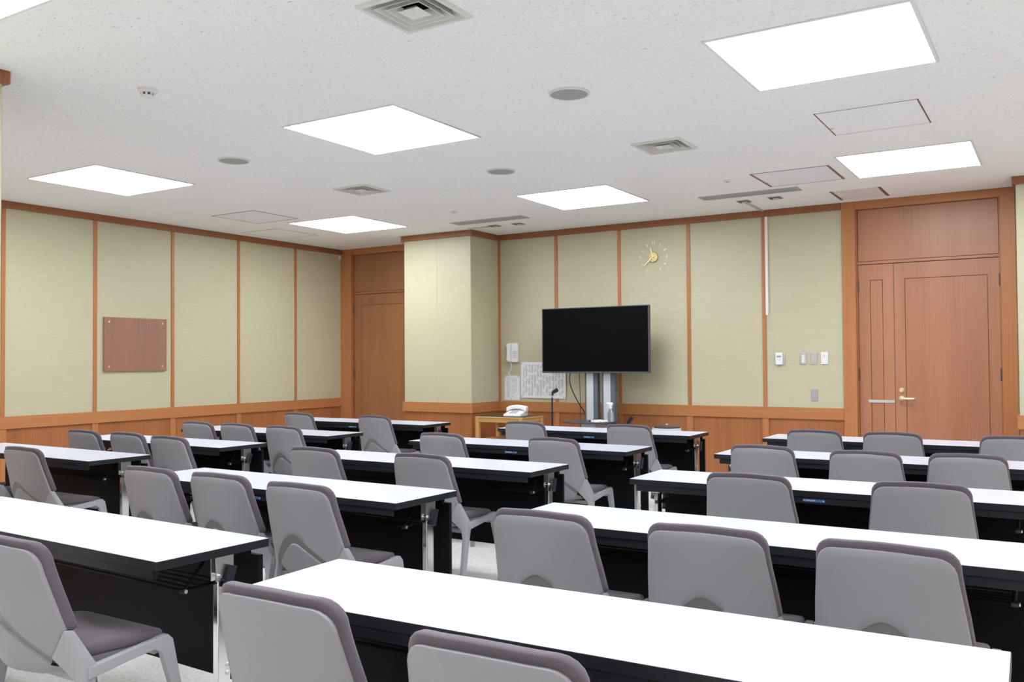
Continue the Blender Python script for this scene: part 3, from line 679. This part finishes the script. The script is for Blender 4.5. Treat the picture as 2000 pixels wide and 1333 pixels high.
# ------------------------------------------------------------------ chairs
def back_y(u, z):
    b = .040+.045*max(0, min(1, (.775-z)/.25))
    return (.757-z)*.27 - b*(1-min(1, (u/.212)**2)) + .0
def arc(cx, cz, r, a0, a1, n): return [(cx+r*math.cos(R(a0+(a1-a0)*i/n)), cz+r*math.sin(R(a0+(a1-a0)*i/n))) for i in range(n+1)]
def resample(pts, n):
    d = [0]
    for i in range(1, len(pts)): d.append(d[-1]+math.dist(pts[i], pts[i-1]))
    out = []; j = 0
    for k in range(n+1):
        s = d[-1]*k/n
        while j < len(pts)-2 and d[j+1] < s: j += 1
        f = 0 if d[j+1] == d[j] else (s-d[j])/(d[j+1]-d[j]); f = max(0, min(1, f))
        out.append((pts[j][0]+(pts[j+1][0]-pts[j][0])*f, pts[j][1]+(pts[j+1][1]-pts[j][1])*f))
    return out
def top_outline(dw, dz, zb, wb=.207):
    """right half from the lower side corner up and over to the middle; mirrored"""
    side = [(wb+dw, zb), (.199+dw, .60), (.190+dw, .67), (.185+dw, .705+dz*.5)]
    cor = arc(.131+dw, .7165+dz, .0530, 8, 80, 8)
    top = [(.10, .7715+dz), (.05, .7750+dz), (0, .7762+dz)]
    half = side+cor+top
    return half
def arch(hw, z_side, z_top, n=24):
    """bell-like arch from -hw to hw"""
    out = []
    for i in range(n+1):
        u = -1+2*i/n; a = abs(u)
        g = (1-a)*(1-.16*math.sin(math.pi*a)) ; g = math.sqrt(g*g+.0)  # nearly straight flanks
        k = .24; s = math.sqrt(a*a+k*k)-k; s1 = math.sqrt(1+k*k)-k
        out.append((u*hw, z_top-(z_top-z_side)*s/s1))
    return out
def make_chair():
    t = empty('chair')
    ST, SB = (.207,.527), (.163,.443)          # seam line of the shell on each side
    half = top_outline(0, 0, ST[1]); full = [(-u,z) for u,z in half]+half[::-1][1:]
    nS, nT = 9, 30
    iS = 3                                     # side points before the corner arc
    topc = resample(full, 2*nS+nT)
    arch_o = arch(SB[0], SB[1], .577)
    bot = resample([(-ST[0],ST[1]),(-SB[0],SB[1])], nS)[:-1]+resample(arch_o, nT)+resample([(SB[0],SB[1]),(ST[0],ST[1])], nS)[1:]
    NC = len(topc); NR = 8
    def layer(inset, dy):
        g = []
        for j in range(NR+1):
            row = []
            for i in range(NC):
                f = j/NR; u = topc[i][0]*(1-f)+bot[i][0]*f; z = topc[i][1]*(1-f)+bot[i][1]*f
                k = 1-inset/.2; uu = u*k; zz = z-(inset if f < .5 else -inset)*abs(1-2*f)*(1 if abs(u) < .17 or f < .5 else .3)
                row.append((uu, back_y(uu, zz)+dy, zz))
            g.append(row)
        return g
    def grid(mb, g):
        n = len(g[0]); mb.add([p for r in g for p in r], [(j*n+i, j*n+i+1, (j+1)*n+i+1, (j+1)*n+i) for j in range(len(g)-1) for i in range(n-1)])
    def edge(g): return g[0]+g[-1][::-1]
    mb = MB(); A = layer(.0035, 0); A2 = layer(.001, .0012); B = layer(0, .004); Cc = layer(.001, .014)
    grid(mb, A); grid(mb, Cc)
    mb.loft([edge(A), edge(A2), edge(B), edge(Cc)], False, False)
    mb.build('back_shell', 'chair_plastic', t, smooth=40)
    # sloping recess around the arch and the lower bowl
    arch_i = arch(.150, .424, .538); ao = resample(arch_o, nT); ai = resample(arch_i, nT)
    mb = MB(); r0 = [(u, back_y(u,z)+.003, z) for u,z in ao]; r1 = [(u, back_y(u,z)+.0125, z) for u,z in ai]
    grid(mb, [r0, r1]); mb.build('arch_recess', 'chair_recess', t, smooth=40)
    rows = [[(u, back_y(u,z)+.0125, z) for u,z in ai], [(u, back_y(u,z-.005)+.006, z-.005) for u,z in ai]]
    low = [(-.168+.336*i/nT) for i in range(nT+1)]
    for f in (.25,.5,.75,1.0):
        row = []
        for i in range(nT+1):
            u0, z0 = ai[i]; u1 = low[i]; z1 = .388+.022*(u1/.168)**2; u = u0*(1-f)+u1*f; z = (z0-.006)*(1-f)+z1*f
            row.append((u, back_y(u,z)+.006+.010*f*f, z))
        rows.append(row)
    for f, zz, yy in ((1,.376,.060),(1,.370,.13),(1,.372,.22)):
        rows.append([(low[i]*(1+.12*(yy>.1)), max(yy, back_y(low[i],.40)+.03) if yy < .1 else yy, zz+.020*(low[i]/.168)**2) for i in range(nT+1)])
    mb = MB(); grid(mb, rows); mb.build('lower_shell', 'chair_plastic', t, smooth=50)
    # cushion of the backrest
    ph = top_outline(.007, .021, .520, .207); pf = [(-u,z) for u,z in ph]+ph[::-1][1:]
    pf = resample(pf+resample([pf[-1], (.10,.508), (-.10,.508), pf[0]], 12)[1:-1]+[pf[0]], 72)[:-1]
    cz = .655
    def ring(k, dy): return [(u*k, back_y(u*k, cz+(z-cz)*k)+dy, cz+(z-cz)*k) for u,z in pf]
    mb = MB(); mb.loft([ring(.3,.012), ring(.6,.012), ring(.9,.012), ring(.975,.0125), ring(.993,.017), ring(1,.024), ring(.996,.036), ring(.98,.045), ring(.94,.051), ring(.7,.054), ring(.35,.055), ring(.05,.055)])
    mb.build('back_cushion', 'chair_fabric', t, smooth=179)
    # seat cushion
    so = []
    for (u, y) in [(-.180,.105),(-.205,.15),(-.221,.25),(-.221,.36)]+[( -.185-.037*math.cos(a), .365+.040*math.sin(a)) for a in (.4,.8,1.2)]: so.append((u,y))
    so = so+[(-u,y) for u,y in so[::-1]]; so = so+[(.10,.085),(-.10,.085)]
    def sr(k, z, dz=0): return [(u*k, .235+(y-.235)*k, z-.012*max(0,(y-.30)/.1)**2-dz) for u,y in so]
    mb = MB(); mb.loft([sr(.5,.424), sr(.97,.424), sr(.992,.430), sr(1,.440), sr(.99,.450), sr(.96,.457), sr(.88,.461), sr(.5,.458), sr(.1,.457)])
    mb.build('seat_cushion', 'chair_fabric', t, smooth=179)
    sr2 = lambda k,z: [(u*k*.985, .235+(y-.235)*k*.985, z-.012*max(0,(y-.30)/.1)**2) for u,y in so]
    MB().loft([sr2(.86,.398), sr2(.97,.404), sr2(1,.424)]).build('seat_pan', 'chair_plastic', t, smooth=50)
    # frame: rear leg with blade, side rail, front leg
    for s in (-1,1):
        def sec(c, dx, dy, tz=0): return [(s*(c[0]-dx),c[1]-dy,c[2]+tz),(s*(c[0]+dx),c[1]-dy,c[2]+tz),(s*(c[0]+dx),c[1]+dy,c[2]-tz),(s*(c[0]-dx),c[1]+dy,c[2]-tz)]
        a_t, a_b = back_y(.207,.527), back_y(.163,.443)
        S1 = [(s*.161,a_b-.0005,.441),(s*.2085,a_t-.0005,.5285),(s*.214,a_t+.030,.522),(s*.168,a_b+.028,.436)]
        S3 = [(s*.212,.088,.372),(s*.239,.112,.412),(s*.241,.150,.404),(s*.214,.136,.366)]
        mix = lambda f: [tuple(a*(1-f)+b*f for a,b in zip(p,q)) for p,q in zip(S1,S3)]
        mb = MB(); mb.loft([mix(f/6) for f in range(7)]+[sec((.229,.112,.325),.0125,.020), sec((.232,.080,.16),.0115,.017), sec((.235,.052,0),.011,.013)])
        mb.build('rear_leg', 'chair_frame', t, .003, smooth=35)
        mb = MB()
        mb.loft([[(s*.222,.115,.372),(s*.246,.115,.372),(s*.246,.115,.408),(s*.222,.115,.408)],
                 [(s*.222,.26,.392),(s*.246,.26,.392),(s*.246,.26,.424),(s*.222,.26,.424)],
                 [(s*.222,.350,.400),(s*.246,.350,.400),(s*.246,.350,.432),(s*.222,.350,.432)]])
        mb.build('side_rail', 'chair_frame', t, .003)
        mb = MB()
        mb.loft([[(s*.221,.340,.398),(s*.247,.340,.398),(s*.247,.345,.433),(s*.221,.345,.433)],
                 [(s*.221,.366,.384),(s*.247,.366,.384),(s*.247,.388,.436),(s*.221,.388,.436)],
                 [(s*.221,.376,.350),(s*.247,.376,.350),(s*.247,.406,.418),(s*.221,.406,.418)],
                 sec((.235,.416,.28),.0125,.019), sec((.238,.450,.12),.0115,.015), sec((.240,.474,0),.011,.012)])
        mb.build('front_leg', 'chair_frame', t, .003)
    MB().box(-.222,.222,.352,.376,.376,.400).build('front_crossbar', 'chair_frame', t, .004)
    MB().box(-.222,.222,.118,.140,.352,.376).build('rear_crossbar', 'chair_frame', t, .004)
    return t
CHAIRS = {
 'M1c1':(-2.697,1.470,0),
 'L2c1':(-6.051,3.090,0),'L2c2':(-5.485,3.090,0),
 'L3c1':(-6.441,4.100,0),'L3c2':(-5.915,4.110,0),'L3c3':(-5.345,4.040,0),
 'L4c1':(-6.437,5.160,0),'L4c2':(-5.928,5.150,0),'L4c3':(-5.345,5.117,0),
 'L5c1':(-6.569,6.500,0),'L5c2':(-5.562,6.480,0),
 'M2c1':(-3.854,2.800,0),'M2c2':(-3.347,2.800,0),'M2c3':(-2.776,2.740,0),
 'M3c1':(-3.839,3.920,0),'M3c2':(-3.037,3.930,0),
 'M4c1':(-3.782,5.130,0),'M4c2':(-2.882,5.150,0),
 'M5c1':(-3.851,6.400,0),'M5c2':(-2.930,6.460,0),
 'R1c1':(-1.529,1.440,0),'R1c2':(-0.906,1.372,1.5),
 'R2c1':(-1.530,2.640,0),'R2c2':(-0.950,2.649,2),'R2c3':(-0.432,2.649,-2),
 'R3c1':(-1.213,3.944,1),'R3c2':(-0.509,4.000,4),
 'R4c1':(-1.536,5.279,-1),'R4c2':(-0.946,5.225,1),'R4c3':(-0.443,5.290,2),
 'R5c1':(-1.534,6.571,0),'R5c2':(-1.015,6.600,1),'R5c3':(-0.288,6.610,4),}
count = {}
for k in CHAIRS: count[k[:2]] = count.get(k[:2], 0)+1
WHERE = {(1,1):'only chair', (1,2):'left of two chairs', (2,2):'right of two chairs', (1,3):'left of three chairs', (2,3):'middle of three chairs', (3,3):'right of three chairs'}
first = make_chair()
for i, (k, (x,y,a)) in enumerate(CHAIRS.items()):
    o = first if i == 0 else copy_tree(first)
    o.location = (x,y,0); o.rotation_euler = (0,0,R(a))
    tag(o, 'grey chair with mauve cushions, %s at the %s %s-row table' % (WHERE[(int(k[3]), count[k[:2]])], RANK[k[:2]], BLOCK[k[0]]), 'chair', 'grey meeting chairs')
